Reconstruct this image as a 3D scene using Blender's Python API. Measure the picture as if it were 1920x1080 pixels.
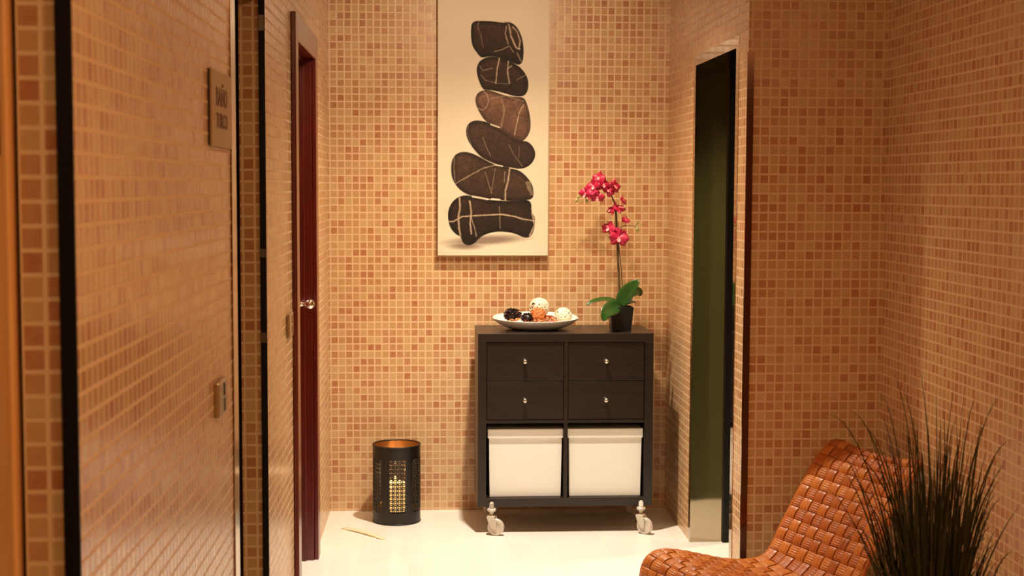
import bpy, bmesh, math, random
import numpy as np
from mathutils import Vector, Matrix, Quaternion
from math import pi, sin, cos, tan, atan, sqrt, radians

for o in list(bpy.data.objects): bpy.data.objects.remove(o)
S = bpy.context.scene
COL = S.collection

# ---------------------------------------------------------------- camera
FPX = 2660.0; YAW = atan(170/FPX); PITCH = atan(192/FPX); ROLL = 0.0040; CAM_H = 1.56
r0 = Vector((cos(YAW), -sin(YAW), 0)); f0 = Vector((sin(YAW), cos(YAW), 0))
fw = f0*cos(PITCH) + Vector((0, 0, -sin(PITCH))); up = f0*sin(PITCH) + Vector((0, 0, cos(PITCH)))
rt = r0*cos(ROLL) + up*sin(ROLL); up2 = up*cos(ROLL) - r0*sin(ROLL)
cd = bpy.data.cameras.new('camera'); cam = bpy.data.objects.new('camera', cd); COL.objects.link(cam)
M = Matrix.Identity(4)
for i in range(3):
    M[i][0] = rt[i]; M[i][1] = up2[i]; M[i][2] = -fw[i]
M.translation = Vector((0, 0, CAM_H)); cam.matrix_world = M
cd.sensor_width = 36; cd.lens = FPX/1920*36; cd.clip_start = 0.05; cd.clip_end = 60
cd.dof.use_dof = True; cd.dof.focus_distance = 6.35; cd.dof.aperture_fstop = 7.0
S.camera = cam
def at(x, y, Y):      # room point on the plane at depth Y
    v = fw + rt*((x-960)/FPX) - up2*((y-540)/FPX); t = Y/v.y
    return Vector((t*v.x, Y, CAM_H + t*v.z))

# ---------------------------------------------------------------- light and view
S.view_settings.view_transform = 'Standard'; S.view_settings.look = 'None'
S.view_settings.gamma = 1; S.view_settings.use_curve_mapping = False
S.view_settings.exposure = 0.0
w = bpy.data.worlds.new('world'); S.world = w; w.use_nodes = True
w.node_tree.nodes['Background'].inputs[0].default_value = (1, .6, .35, 1)
w.node_tree.nodes['Background'].inputs[1].default_value = 0.02
WARM = (1.0, .78, .53); DIM = (1.0, .57, .26)
def spot(name, loc, tgt, power, size=110, blend=.7, rad=.035, col=WARM):
    d = bpy.data.lights.new(name, 'SPOT'); d.energy = power; d.color = col; d.spot_size = radians(size)
    d.spot_blend = blend; d.shadow_soft_size = rad
    o = bpy.data.objects.new(name, d); COL.objects.link(o); o.location = loc
    o.rotation_euler = (Vector(tgt)-Vector(loc)).to_track_quat('-Z', 'Y').to_euler(); return o
spot('downlight_far', (.38, 5.74, 2.66), (.36, 5.66, 0), 160, 126, 1)
spot('downlight_far_beam', (.38, 5.74, 2.655), (.38, 5.72, 0), 240, 80, 1, col=(1, .93, .80))
spot('back_wall_fill', (.45, 4.30, 2.66), (.25, 6.75, 1.72), 112, 62, 1, col=(1, .80, .56))  # added fill for the painting and back wall, no known fixture
spot('downlight_middle', (.45, 3.70, 2.66), (.45, 3.7, 0), 19, 150, .9, col=DIM)
spot('downlight_near', (.60, 1.60, 2.66), (.5, 1.7, 0), 54, 150, .9, col=DIM)
spot('rear_fill', (.70, -.60, 2.66), (.3, 1.2, 0), 95, 150, .9, col=DIM)  # added fill behind the camera, lifts the faces turned toward it
spot('downlight_side_room', (1.9, 6.3, 2.5), (1.7, 5.5, 0.4), 110, 80, .9, col=(.95, .9, .55))

# ---------------------------------------------------------------- materials
def mat(name, col, rough=.5, metal=0, spec=.5, coat=0, emis=None, estr=0, trans=0, sss=0):
    m = bpy.data.materials.new(name); m.use_nodes = True
    b = m.node_tree.nodes['Principled BSDF']
    b.inputs['Base Color'].default_value = (*col, 1); b.inputs['Roughness'].default_value = rough
    b.inputs['Metallic'].default_value = metal; b.inputs['Specular IOR Level'].default_value = spec
    b.inputs['Coat Weight'].default_value = coat; b.inputs['Coat Roughness'].default_value = .1
    b.inputs['Transmission Weight'].default_value = trans
    if sss: b.inputs['Subsurface Weight'].default_value = sss; b.inputs['Subsurface Radius'].default_value = (.02, .01, .005)
    if emis: b.inputs['Emission Color'].default_value = (*emis, 1); b.inputs['Emission Strength'].default_value = estr
    return m
class NT:
    def __init__(s, m): s.m = m; s.t = m.node_tree; s.b = s.t.nodes['Principled BSDF']
    def n(s, ty, **k):
        x = s.t.nodes.new(ty)
        for a, v in k.items(): setattr(x, a, v)
        return x
    def l(s, a, b): s.t.links.new(a, b)
    def math(s, op, a, b=None, c=None):
        x = s.n('ShaderNodeMath', operation=op)
        for i, v in enumerate((a, b, c)):
            if v is None: continue
            if isinstance(v, (int, float)): x.inputs[i].default_value = v
            else: s.l(v, x.inputs[i])
        return x.outputs[0]
    def ramp(s, fac, stops):
        x = s.n('ShaderNodeValToRGB'); e = x.color_ramp.elements
        while len(e) > 1: e.remove(e[-1])
        e[0].position = stops[0][0]; e[0].color = (*stops[0][1], 1)
        for p, c in stops[1:]:
            q = e.new(p); q.color = (*c, 1)
        s.l(fac, x.inputs[0]); return x.outputs[0]
    def mix(s, f, a, b, ty='MIX'):
        x = s.n('ShaderNodeMix', data_type='RGBA', blend_type=ty)
        if isinstance(f, (int, float)): x.inputs[0].default_value = f
        else: s.l(f, x.inputs[0])
        for i, v in ((6, a), (7, b)):
            if isinstance(v, tuple): x.inputs[i].default_value = (*v, 1)
            else: s.l(v, x.inputs[i])
        return x.outputs[2]
    def bump(s, h, dist, st=1.0, invert=False):
        x = s.n('ShaderNodeBump', invert=invert); x.inputs['Strength'].default_value = st
        x.inputs['Distance'].default_value = dist; s.l(h, x.inputs['Height']); s.l(x.outputs[0], s.b.inputs['Normal']); return x

def grid_tile(name, pu, pv, ou, ov, gw, tile_stops, grout, rough_t, rough_g, soft=.10, bumpd=.0012, tilt=.03):
    m = mat(name, (.5, .3, .2), .3, spec=.6); t = NT(m)
    uv = t.n('ShaderNodeUVMap', uv_map='metres'); sp = t.n('ShaderNodeSeparateXYZ'); t.l(uv.outputs[0], sp.inputs[0])
    U = t.math('DIVIDE', t.math('SUBTRACT', sp.outputs[0], ou), pu); V = t.math('DIVIDE', t.math('SUBTRACT', sp.outputs[1], ov), pv)
    fu = t.math('FRACT', U); fv = t.math('FRACT', V)
    iu = t.math('FLOOR', U); iv = t.math('FLOOR', V)
    du = t.math('MINIMUM', fu, t.math('SUBTRACT', 1, fu)); dv = t.math('MINIMUM', fv, t.math('SUBTRACT', 1, fv))
    d = t.math('MINIMUM', du, dv)
    mask = t.n('ShaderNodeMapRange', interpolation_type='SMOOTHSTEP'); t.l(d, mask.inputs[0])
    mask.inputs[1].default_value = gw*.5-soft*.25; mask.inputs[2].default_value = gw*.5+soft*.35
    cm = t.n('ShaderNodeCombineXYZ'); t.l(iu, cm.inputs[0]); t.l(iv, cm.inputs[1])
    wn = t.n('ShaderNodeTexWhiteNoise', noise_dimensions='2D'); t.l(cm.outputs[0], wn.inputs['Vector'])
    c = t.ramp(wn.outputs['Value'], tile_stops)
    hs = t.n('ShaderNodeHueSaturation'); t.l(c, hs.inputs['Color'])
    sc = t.n('ShaderNodeSeparateColor'); t.l(wn.outputs['Color'], sc.inputs[0])
    t.l(t.math('MULTIPLY_ADD', sc.outputs[0], .024, .488), hs.inputs['Hue'])
    no = t.n('ShaderNodeTexNoise'); no.inputs['Scale'].default_value = 55; no.inputs['Detail'].default_value = 4; t.l(uv.outputs[0], no.inputs['Vector'])
    c2 = t.mix(t.math('MULTIPLY', t.math('SUBTRACT', no.outputs[0], .2), .42), hs.outputs[0], grout)
    t.l(t.mix(mask.outputs[0], grout, c2), t.b.inputs['Base Color'])
    t.l(t.math('MULTIPLY_ADD', mask.outputs[0], rough_t-rough_g, rough_g), t.b.inputs['Roughness'])
    # height: grout sunk, each tile lying at its own slight tilt
    h1 = t.math('MULTIPLY', t.math('SUBTRACT', sc.outputs[1], .5), t.math('SUBTRACT', fu, .5))
    h2 = t.math('MULTIPLY', t.math('SUBTRACT', sc.outputs[2], .5), t.math('SUBTRACT', fv, .5))
    H = t.math('MULTIPLY_ADD', t.math('ADD', h1, h2), tilt*20, mask.outputs[0])
    t.bump(H, bumpd)
    return m
PV = .0347
MOSAIC = grid_tile('mosaic_tiles', .03448, PV, -.43, .0082, .175,
    [(0, (.42, .175, .060)), (.12, (.47, .22, .086)), (.4, (.53, .285, .125)), (.75, (.57, .335, .16)), (1, (.60, .375, .195))],
    (.76, .535, .315), .22, .5, bumpd=.0003)
FLOORM = grid_tile('floor_tiles', .106, .30, .052, .1, .030,
    [(0, (.88, .84, .76)), (1, (.91, .88, .81))], (.84, .78, .68), .28, .5, soft=.02, bumpd=.0003, tilt=.004)
STEEL = mat('polished_steel', (.48, .37, .27), .06, 1)
STEEL_S = mat('satin_steel', (.55, .46, .36), .28, 1)
BLACKG = mat('black_gasket', (.006, .004, .003), .5, spec=.25)
PLASTER = mat('ceiling_plaster', (.75, .62, .48), .8)
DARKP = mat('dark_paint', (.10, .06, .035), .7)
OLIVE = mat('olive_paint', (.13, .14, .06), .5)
def wood(name, c1, c2, rough=.35, scale=(40, 40, 3), coat=.3):
    m = mat(name, c1, rough, coat=coat); t = NT(m)
    tc = t.n('ShaderNodeTexCoord'); mp = t.n('ShaderNodeMapping'); mp.inputs['Scale'].default_value = scale
    t.l(tc.outputs['Object'], mp.inputs[0]); no = t.n('ShaderNodeTexNoise'); no.inputs['Scale'].default_value = 1.5
    no.inputs['Detail'].default_value = 6; no.inputs['Distortion'].default_value = .6; t.l(mp.outputs[0], no.inputs['Vector'])
    t.l(t.ramp(no.outputs[0], [(.3, c1), (.7, c2)]), t.b.inputs['Base Color']); t.bump(no.outputs[0], .0004, .5); return m
REDWOOD = wood('mahogany', (.095, .006, .003), (.15, .012, .005), .3)
PANELW = wood('light_door_wood', (.74, .36, .12), (.82, .44, .17), .45)
DARKW = wood('dark_oak_veneer', (.009, .005, .004), (.020, .010, .007), .36, (3, 40, 60), .05)
LEGW = wood('chair_leg_wood', (.12, .04, .015), (.2, .07, .03))
CHROME = mat('chrome', (.9, .85, .8), .06, 1)
NICKEL = mat('brushed_nickel', (.85, .8, .72), .22, 1)
WHITEB = mat('cream_cardboard', (.92, .91, .86), .5)
CERAM = mat('white_ceramic', (.82, .76, .66), .18, coat=.5)
BLACKM = mat('black_metal', (.010, .007, .006), .42, 0, .5)
COPPER = mat('gilded_inside', (.80, .50, .22), .3, 1)
WAX = mat('lit_wax', (.9, .7, .4), .4, emis=(1, .62, .2), estr=.85, sss=.3)
FLAME = mat('candle_flame', (1, .6, .2), .5, emis=(1, .62, .2), estr=2.5)
PLASTIC = mat('clear_caster_plastic', (.80, .72, .62), .25, trans=.25)
PETAL = mat('magenta_petal', (.40, .006, .045), .5, sss=.1)
LIP = mat('pink_flower_lip', (.85, .22, .22), .5)
GREENL = mat('orchid_leaf', (.018, .065, .009), .3, coat=.3)
STEMM = mat('orchid_stem', (.09, .055, .02), .5)
BUD = mat('orchid_bud', (.28, .30, .08), .5)
POTM = mat('black_plastic_pot', (.006, .006, .006), .35)
SOIL = mat('bark_soil', (.20, .06, .03), .9)
CREAMR = mat('cream_rattan', (.78, .68, .50), .55); CORE = mat('ball_core', (.34, .20, .09), .8)
BROWNR = mat('brown_rattan', (.48, .15, .035), .5)
CONEM = mat('dark_cone', (.035, .014, .012), .45)
def chipmat():
    m = mat('potpourri', (.4, .1, .05), .6); t = NT(m); g = t.n('ShaderNodeNewGeometry')
    t.l(t.ramp(g.outputs['Random Per Island'], [(0, (.30, .04, .02)), (.35, (.5, .10, .03)), (.6, (.75, .30, .09)), (.8, (.2, .03, .02)), (1, (.85, .55, .28))]), t.b.inputs['Base Color']); return m
CHIPS = chipmat()
GRASSM = None
def grassmat():
    m = mat('dark_grass', (.03, .03, .01), .6, spec=.2); t = NT(m); g = t.n('ShaderNodeNewGeometry')
    t.l(t.ramp(g.outputs['Random Per Island'], [(0, (.016, .015, .005)), (.5, (.032, .030, .010)), (1, (.07, .055, .018))]), t.b.inputs['Base Color']); return m
GRASSM = grassmat()
def weavemat(name, fib):
    m = mat(name, (.5, .2, .06), .42, coat=.15); t = NT(m); g = t.n('ShaderNodeNewGeometry')
    uv = t.n('ShaderNodeUVMap', uv_map='metres'); sp = t.n('ShaderNodeSeparateXYZ'); t.l(uv.outputs[0], sp.inputs[0])
    no = t.n('ShaderNodeTexNoise'); no.inputs['Scale'].default_value = 1.0; no.inputs['Detail'].default_value = 4
    mp = t.n('ShaderNodeMapping'); mp.inputs['Scale'].default_value = (25, 900, 1); t.l(uv.outputs[0], mp.inputs[0]); t.l(mp.outputs[0], no.inputs['Vector'])
    f = t.math('MULTIPLY_ADD', no.outputs[0], .7, t.math('MULTIPLY', g.outputs['Random Per Island'], .35))
    t.l(t.ramp(f, [(.2, (.30, .065, .006)), (.5, (.52, .14, .018)), (.8, (.72, .27, .05))]), t.b.inputs['Base Color'])
    s = t.math('SINE', t.math('MULTIPLY', sp.outputs[1], 2*pi/.034*fib))
    t.bump(t.math('MULTIPLY_ADD', s, .5, t.math('MULTIPLY', no.outputs[0], .5)), .0015, .8); return m
WEAVE_L = weavemat('woven_leaf_long', 2); WEAVE_C = weavemat('woven_leaf_cross', 4)

# ---------------------------------------------------------------- mesh helpers
def tag(o, label=None, cat=None, group=None, kind=None):
    for k, v in (('label', label), ('category', cat), ('group', group), ('kind', kind)):
        if v: o[k] = v
    return o
def empty(name, loc, rz=0, **k):
    o = bpy.data.objects.new(name, None); COL.objects.link(o); o.location = loc; o.rotation_euler.z = rz
    o.empty_display_size = .05; return tag(o, **k)
class MB:
    def __init__(s): s.v = []; s.f = []; s.mi = []
    def add(s, vs, fs, mi=0):
        n = len(s.v); s.v += [tuple(v) for v in vs]; s.f += [tuple(i+n for i in f) for f in fs]; s.mi += [mi]*len(fs)
    def box(s, a, b, mi=0):
        x0, y0, z0 = a; x1, y1, z1 = b
        s.add([(x0, y0, z0), (x1, y0, z0), (x1, y1, z0), (x0, y1, z0), (x0, y0, z1), (x1, y0, z1), (x1, y1, z1), (x0, y1, z1)],
              [(0, 3, 2, 1), (4, 5, 6, 7), (0, 1, 5, 4), (1, 2, 6, 5), (2, 3, 7, 6), (3, 0, 4, 7)], mi)
    def hexa(s, p, mi=0):  # 8 points: bottom 4 ccw, top 4
        s.add(p, [(0, 3, 2, 1), (4, 5, 6, 7), (0, 1, 5, 4), (1, 2, 6, 5), (2, 3, 7, 6), (3, 0, 4, 7)], mi)
    def lathe(s, prof, n=32, c=(0, 0, 0), axis='z', mi=0, cap=True):
        vs = []; m = len(prof)
        for i in range(n):
            a = 2*pi*i/n
            for r, z in prof:
                p = (r*cos(a), r*sin(a), z) if axis == 'z' else ((z, r*cos(a), r*sin(a)) if axis == 'x' else (r*sin(a), z, r*cos(a)))
                vs.append((p[0]+c[0], p[1]+c[1], p[2]+c[2]))
        fs = []
        for i in range(n):
            j = (i+1) % n
            for k in range(m-1): fs.append((i*m+k, j*m+k, j*m+k+1, i*m+k+1))
        if cap:
            if prof[0][0] > 1e-6: fs.append(tuple(i*m for i in range(n))[::-1])
            if prof[-1][0] > 1e-6: fs.append(tuple(i*m+m-1 for i in range(n)))
        s.add(vs, fs, mi)
    def tube(s, pts, rad, n=8, mi=0, flat=1.0, closed=False):
        pts = [Vector(p) for p in pts]; N = len(pts)
        rs = rad if isinstance(rad, (list, tuple)) else [rad]*N
        vs = []; prev = None
        for i, p in enumerate(pts):
            if closed: t = pts[(i+1) % N]-pts[i-1]
            else: t = pts[min(i+1, N-1)]-pts[max(i-1, 0)]
            if t.length < 1e-9: t = Vector((0, 0, 1))
            t.normalize()
            if prev is None:
                q = Vector((0, 0, 1)) if abs(t.z) < .9 else Vector((1, 0, 0)); a = t.cross(q).normalized()
            else: a = (prev-t*prev.dot(t)); a = a.normalized() if a.length > 1e-6 else t.orthogonal().normalized()
            prev = a; b = t.cross(a)
            for k in range(n):
                g = 2*pi*k/n; vs.append(p+a*cos(g)*rs[i]+b*sin(g)*rs[i]*flat)
        fs = []
        for i in range(N if closed else N-1):
            j = (i+1) % N
            for k in range(n):
                l = (k+1) % n; fs.append((i*n+k, i*n+l, j*n+l, j*n+k))
        if not closed: fs += [tuple(range(n))[::-1], tuple((N-1)*n+k for k in range(n))]
        s.add(vs, fs, mi)
    def sphere(s, c, r, n=16, m=10, sc=(1, 1, 1), mi=0):
        prof = [(r*sin(pi*i/m), -r*cos(pi*i/m)) for i in range(m+1)]
        b = MB(); b.lathe(prof, n, cap=False)
        s.add([(v[0]*sc[0]+c[0], v[1]*sc[1]+c[1], v[2]*sc[2]+c[2]) for v in b.v], b.f, mi)
    def grid(s, P, mi=0, closed_u=False):   # P[i][j] points
        n = len(P); m = len(P[0]); vs = [p for r in P for p in r]; fs = []
        for i in range(n if closed_u else n-1):
            for j in range(m-1):
                k = (i+1) % n; fs.append((i*m+j, k*m+j, k*m+j+1, i*m+j+1))
        s.add(vs, fs, mi)
    def build(s, name, mats, parent=None, smooth=None, bevel=0, uv=False, solid=0, fix=True):
        me = bpy.data.meshes.new(name); me.from_pydata(s.v, [], s.f); me.update()
        if not isinstance(mats, (list, tuple)): mats = [mats]
        for q in mats: me.materials.append(q)
        if len(mats) > 1: me.polygons.foreach_set('material_index', s.mi)
        bm = bmesh.new(); bm.from_mesh(me); bmesh.ops.remove_doubles(bm, verts=bm.verts, dist=1e-6)
        if fix: bmesh.ops.recalc_face_normals(bm, faces=bm.faces)
        bm.to_mesh(me); bm.free()
        if smooth is not None:
            me.polygons.foreach_set('use_smooth', [True]*len(me.polygons)); me.set_sharp_from_angle(angle=radians(smooth))
        if uv:
            l = me.uv_layers.new(name='metres')
            for p in me.polygons:
                n = p.normal
                for li in p.loop_indices:
                    c = me.vertices[me.loops[li].vertex_index].co
                    if abs(n.z) > .7: u = (c.x, c.y)
                    elif abs(n.x) > abs(n.y): u = (c.y-.012, c.z)
                    else: u = (c.x, c.z)
                    l.data[li].uv = u
        o = bpy.data.objects.new(name, me); COL.objects.link(o)
        if parent: o.parent = parent
        if bevel:
            b = o.modifiers.new('bevel', 'BEVEL'); b.width = bevel; b.segments = 2; b.limit_method = 'ANGLE'; b.angle_limit = radians(40)
        if solid:
            q = o.modifiers.new('solid', 'SOLIDIFY'); q.thickness = solid; q.offset = 0
        return o
def copy_tree(o, parent=None):
    c = o.copy(); COL.objects.link(c); c.parent = parent
    for ch in list(o.children): copy_tree(ch, c)
    return c
def struct(o): return tag(o, kind='structure')

# ---------------------------------------------------------------- room shell
YB = 6.75; XR = 1.178; YP = 5.10; XA = 1.69; CZ = 2.70; YN = -2.6
K = .0113
def XL(Y, off=0): return -.437 - K*(YB-Y) + off     # the left wall leans away very slightly
def lbox(mb, y0, y1, o0, o1, z0, z1, mi=0):          # a block along the left wall: offsets out of its face
    mb.hexa([(XL(y0, o0), y0, z0), (XL(y0, o1), y0, z0), (XL(y1, o1), y1, z0), (XL(y1, o0), y1, z0),
             (XL(y0, o0), y0, z1), (XL(y0, o1), y0, z1), (XL(y1, o1), y1, z1), (XL(y1, o0), y1, z1)], mi)
b = MB(); b.box((-2.4, YN-.1, -.1), (2.8, 7.4, 0)); struct(b.build('floor', FLOORM, uv=True))
b = MB(); b.box((-2.4, YN-.1, CZ), (2.8, 7.4, CZ+.1)); struct(b.build('ceiling', PLASTER))
b = MB(); b.box((-.50, YB, 0), (XR+.14, YB+.12, CZ)); struct(b.build('wall_back', MOSAIC, uv=True))
TW = .078
b = MB()
for y0, y1, z0 in ((YN, 1.25, 0), (1.25, 2.05, 2.12), (2.05, 3.60, 0), (3.60, 4.30, 2.14), (4.30, 5.13, 0), (5.13, 5.87, 2.09), (5.87, YB, 0)):
    lbox(b, y0, y1, -TW, 0, z0, CZ)
struct(b.build('wall_left', MOSAIC, uv=True))
b = MB()
b.box((XR, 6.105, 0), (XR+.14, YB, CZ)); b.box((XR, 5.25, 2.10), (XR+.14, 6.105, CZ)); b.box((XR, YP, 0), (XR+.14, 5.25, CZ))
b.box((XR+.14, YP, 0), (XA, 5.22, CZ))
struct(b.build('wall_right', MOSAIC, uv=True))
b = MB(); b.box((XA, YN, 0), (XA+.12, 5.22, CZ)); struct(b.build('wall_alcove', MOSAIC, uv=True))
b = MB(); b.box((-.7, YN-.1, 0), (XA+.12, YN, CZ)); struct(b.build('wall_front', DARKP))
# rooms behind the openings
b = MB(); b.box((-2.3, YN-.1, 0), (-2.2, 7.0, CZ)); b.box((-2.3, 3.0, 0), (-.60, 3.06, CZ)); b.box((-2.3, 4.72, 0), (-.56, 4.8, CZ)); b.box((-2.3, .9, 0), (-.6, 1.0, CZ))
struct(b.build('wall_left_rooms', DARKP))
b = MB(); b.box((2.6, 5.0, 0), (2.7, 7.3, CZ)); b.box((XR+.14, 7.2, 0), (2.7, 7.3, CZ)); b.box((XA+.12, 5.10, 0), (2.7, 5.2, CZ)); b.box((XR+.14, YB+.12, 0), (XR+.2, 7.2, CZ))
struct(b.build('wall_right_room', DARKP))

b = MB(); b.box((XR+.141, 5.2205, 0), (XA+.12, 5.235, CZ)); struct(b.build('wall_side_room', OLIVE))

# steel frame of the right doorway: flat trim in the wall face, mirror reveals
b = MB(); t = .003
b.box((XR-t, 6.075, 0), (XR, 6.118, 2.12)); b.box((XR-t, 5.248, 0), (XR, 5.292, 2.12)); b.box((XR-t, 5.292, 2.076), (XR, 6.075, 2.12))
b.box((XR, 6.077, 0), (XR+.14, 6.1045, 2.0995)); b.box((XR, 5.2505, 2.076), (XR+.14, 6.077, 2.0995))
tr = struct(b.build('trim_1', STEEL))
b = MB(); b.box((XR, 5.2505, 0), (XR+.138, 5.288, 2.076)); b.build('near_reveal', OLIVE, tr)
b = MB(); b.box((XR+.1402, 6.06, 0), (XR+.172, 6.10, 2.12)); b.build('black_gasket', BLACKG, tr)
# pale panel with a chrome knob in the side room
e = empty('shower_panel', (1.40, 6.45, 0), label='pale narrow panel with chrome knob glimpsed through the right doorway', cat='panel')
b = MB(); b.box((-.012, -.35, 0), (.014, .05, .49)); b.build('panel_board', mat('pale_panel', (.45, .5, .36), .4), e, bevel=.002)
b = MB(); b.lathe([(.0, 0), (.012, .002), (.012, .02), (.0, .024)], 16, (-.012, -.33, .12), 'y'); k_ = b.build('knob', CHROME, e, smooth=40); k_.location = (0, -.05, 0)
# steel guard on the alcove corner
b = MB(); b.box((XR-.004, YP-.004, 0), (XR+.020, YP-.0005, 2.045)); b.box((XR-.004, YP-.0005, 0), (XR-.0005, YP+.004, 2.045))
struct(b.build('trim_2', mat('darkened_steel', (.14, .065, .04), .12, 1)))  # steel base darkened, its dark reflection put into the colour
# steel frame on the near side of the second left doorway
b = MB(); lbox(b, 3.565, 3.642, .0003, .004, 0, 2.18); lbox(b, 3.6005, 3.642, -TW-.003, .0003, 0, 2.18); lbox(b, 3.60, 4.30, -TW-.003, -.001, 2.12, 2.139)
struct(b.build('trim_3', mat('dark_steel', (.34, .22, .13), .14, 1)))  # steel with a darker base tone
# black gaskets with strike plates
def gasket(name, Y, wdt, spans):
    b = MB(); lbox(b, Y-.006, Y-.0005, -wdt, 0, 0, 2.12); g = struct(b.build(name, BLACKG))
    for z0, z1 in spans:
        c = MB(); lbox(c, Y-.009, Y-.006, -wdt+.0005, -.002, z0, z1); c.build('strike_plate', STEEL_S, g)
gasket('trim_4', 4.30, .018, ((2.016, 2.062), (1.342, 1.368), (1.085, 1.115)))
gasket('trim_5', 2.05, .022, ())
# wooden leaf standing open inside the first left doorway
d1 = empty('door_1', (-.99, 2.05, 0), kind='structure')
b = MB(); b.box((-.41, -.02, .01), (.414, .02, 2.08)); b.build('door_leaf', PANELW, d1, bevel=.004)
b = MB(); b.box((.395, -.024, 1.60), (.404, -.0195, 1.68)); b.build('latch', mat('latch_bronze', (.1, .03, .02), .4, 1), d1)

# red door with casing
dr = empty('door_2', (XL(5.5), 5.5, 0), kind='structure')
def rel(b, o): 
    b.v = [(v[0]-o.location.x, v[1]-o.location.y, v[2]-o.location.z) for v in b.v]; return b
T_ = .018
for ya, yb, yc, yd, zt in (('n', 5.045, 5.14, 0, 2.165), ('f', 5.86, 5.955, 0, 2.165)):
    b = MB()
    if ya == 'n': # mitred near jamb casing
        lo, hi = yb, yc
        b.hexa([(XL(lo, .0005), lo, 0), (XL(lo, T_), lo, 0), (XL(hi, T_), hi, 0), (XL(hi, .0005), hi, 0), (XL(lo, .0005), lo, 2.165), (XL(lo, T_), lo, 2.165), (XL(hi, T_), hi, 2.07), (XL(hi, .0005), hi, 2.07)])
    else:
        lo, hi = yb, yc
        b.hexa([(XL(lo, .0005), lo, 0), (XL(lo, T_), lo, 0), (XL(hi, T_), hi, 0), (XL(hi, .0005), hi, 0), (XL(lo, .0005), lo, 2.07), (XL(lo, T_), lo, 2.07), (XL(hi, T_), hi, 2.165), (XL(hi, .0005), hi, 2.165)])
    rel(b, dr).build('casing', REDWOOD, dr, bevel=.003)
b = MB(); b.add([(XL(y, o), y, z) for o in (.0005, T_) for y, z in ((5.045, 2.165), (5.955, 2.165), (5.86, 2.07), (5.14, 2.07))],
      [(0, 1, 2, 3), (7, 6, 5, 4), (0, 4, 5, 1), (1, 5, 6, 2), (2, 6, 7, 3), (3, 7, 4, 0)])
rel(b, dr).build('head_casing', REDWOOD, dr, bevel=.003)
b = MB(); lbox(b, 5.131, 5.15, -.10, .0, 0, 2.07); lbox(b, 5.85, 5.869, -.10, .0, 0, 2.07); lbox(b, 5.131, 5.869, -.10, 0, 2.071, 2.089)
rel(b, dr).build('jamb', REDWOOD, dr, bevel=.002)
b = MB(); lbox(b, 5.153, 5.165, -.05, -.03, 0, 2.055); lbox(b, 5.838, 5.849, -.05, -.03, 0, 2.055); lbox(b, 5.153, 5.849, -.05, -.03, 2.055, 2.069)
rel(b, dr).build('door_stop', REDWOOD, dr, bevel=.002)
b = MB(); lbox(b, 5.155, 5.847, -.095, -.055, .008, 2.052); leaf = rel(b, dr).build('door_leaf', REDWOOD, dr, bevel=.002)
b = MB(); xk = XL(5.80, -.055)
b.lathe([(.0, 0), (.022, 0), (.024, .004), (.014, .010), (.009, .016), (.009, .026), (.016, .032), (.0215, .042), (.0215, .052), (.016, .062), (.006, .067), (0, .068)], 28, (xk, 5.80, 1.075), 'x')
rel(b, dr).build('door_knob', CHROME, leaf, smooth=50)

# wall plaque and plates on the left wall
pq = empty('door_plaque', (XL(3.383), 3.383, 1.732), label='beige bath sign plaque standing off the near left tiled wall', cat='sign'); pq.rotation_euler.z = -K
b = MB(); b.box((.005, -.155, -.086), (.009, .155, .089)); b.build('plaque_face', mat('beige_plaque', (.40, .25, .11), .4), pq, bevel=.0008)
b = MB(); b.box((.0, -.153, -.084), (.0048, .153, .087)); b.build('plaque_backing', mat('plaque_edge', (.03, .018, .010), .5), pq)
INK = mat('plaque_ink', (.11, .045, .02), .5)
def text(body, size, loc, parent):
    c = bpy.data.curves.new('lettering', 'FONT'); c.body = body; c.size = size; c.extrude = .0006; c.align_x = 'CENTER'; c.align_y = 'BOTTOM'; c.resolution_u = 3
    o = bpy.data.objects.new('tmp', c); COL.objects.link(o); bpy.context.view_layer.update()
    me = bpy.data.meshes.new_from_object(o.evaluated_get(bpy.context.evaluated_depsgraph_get())); bpy.data.objects.remove(o)
    Rm = Matrix(((0, 0, 1, loc[0]), (1, 0, 0, loc[1]), (0, 1, 0, loc[2]), (0, 0, 0, 1))); me.transform(Rm); me.materials.clear(); me.materials.append(INK)
    q = bpy.data.objects.new('lettering', me); COL.objects.link(q); q.parent = parent; return q
text('BAÑO', .062, (.0094, -.005, -.004), pq); text('TURCO', .050, (.0094, -.005, -.052), pq)
def plate(Y, z, label):
    e = empty('wall_plate', (XL(Y), Y, z), label=label, cat='wall plate', group='metal plates on the left wall'); e.rotation_euler.z = -K
    b = MB(); b.box((.0005, -.062, -.042), (.012, .062, .042)); b.build('cover', STEEL_S, e, bevel=.004)
    b = MB(); b.box((.0118, .005, .004), (.0126, .028, .032)); b.box((.0118, .012, -.034), (.0126, .030, -.004)); b.build('slot', BLACKG, e)
    return e
plate(3.335, 1.062, 'small brushed metal plate with dark slots on the near left wall below the plaque')
plate(4.895, 1.080, 'small metal plate on tiles beside the near edge of the red door')

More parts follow.
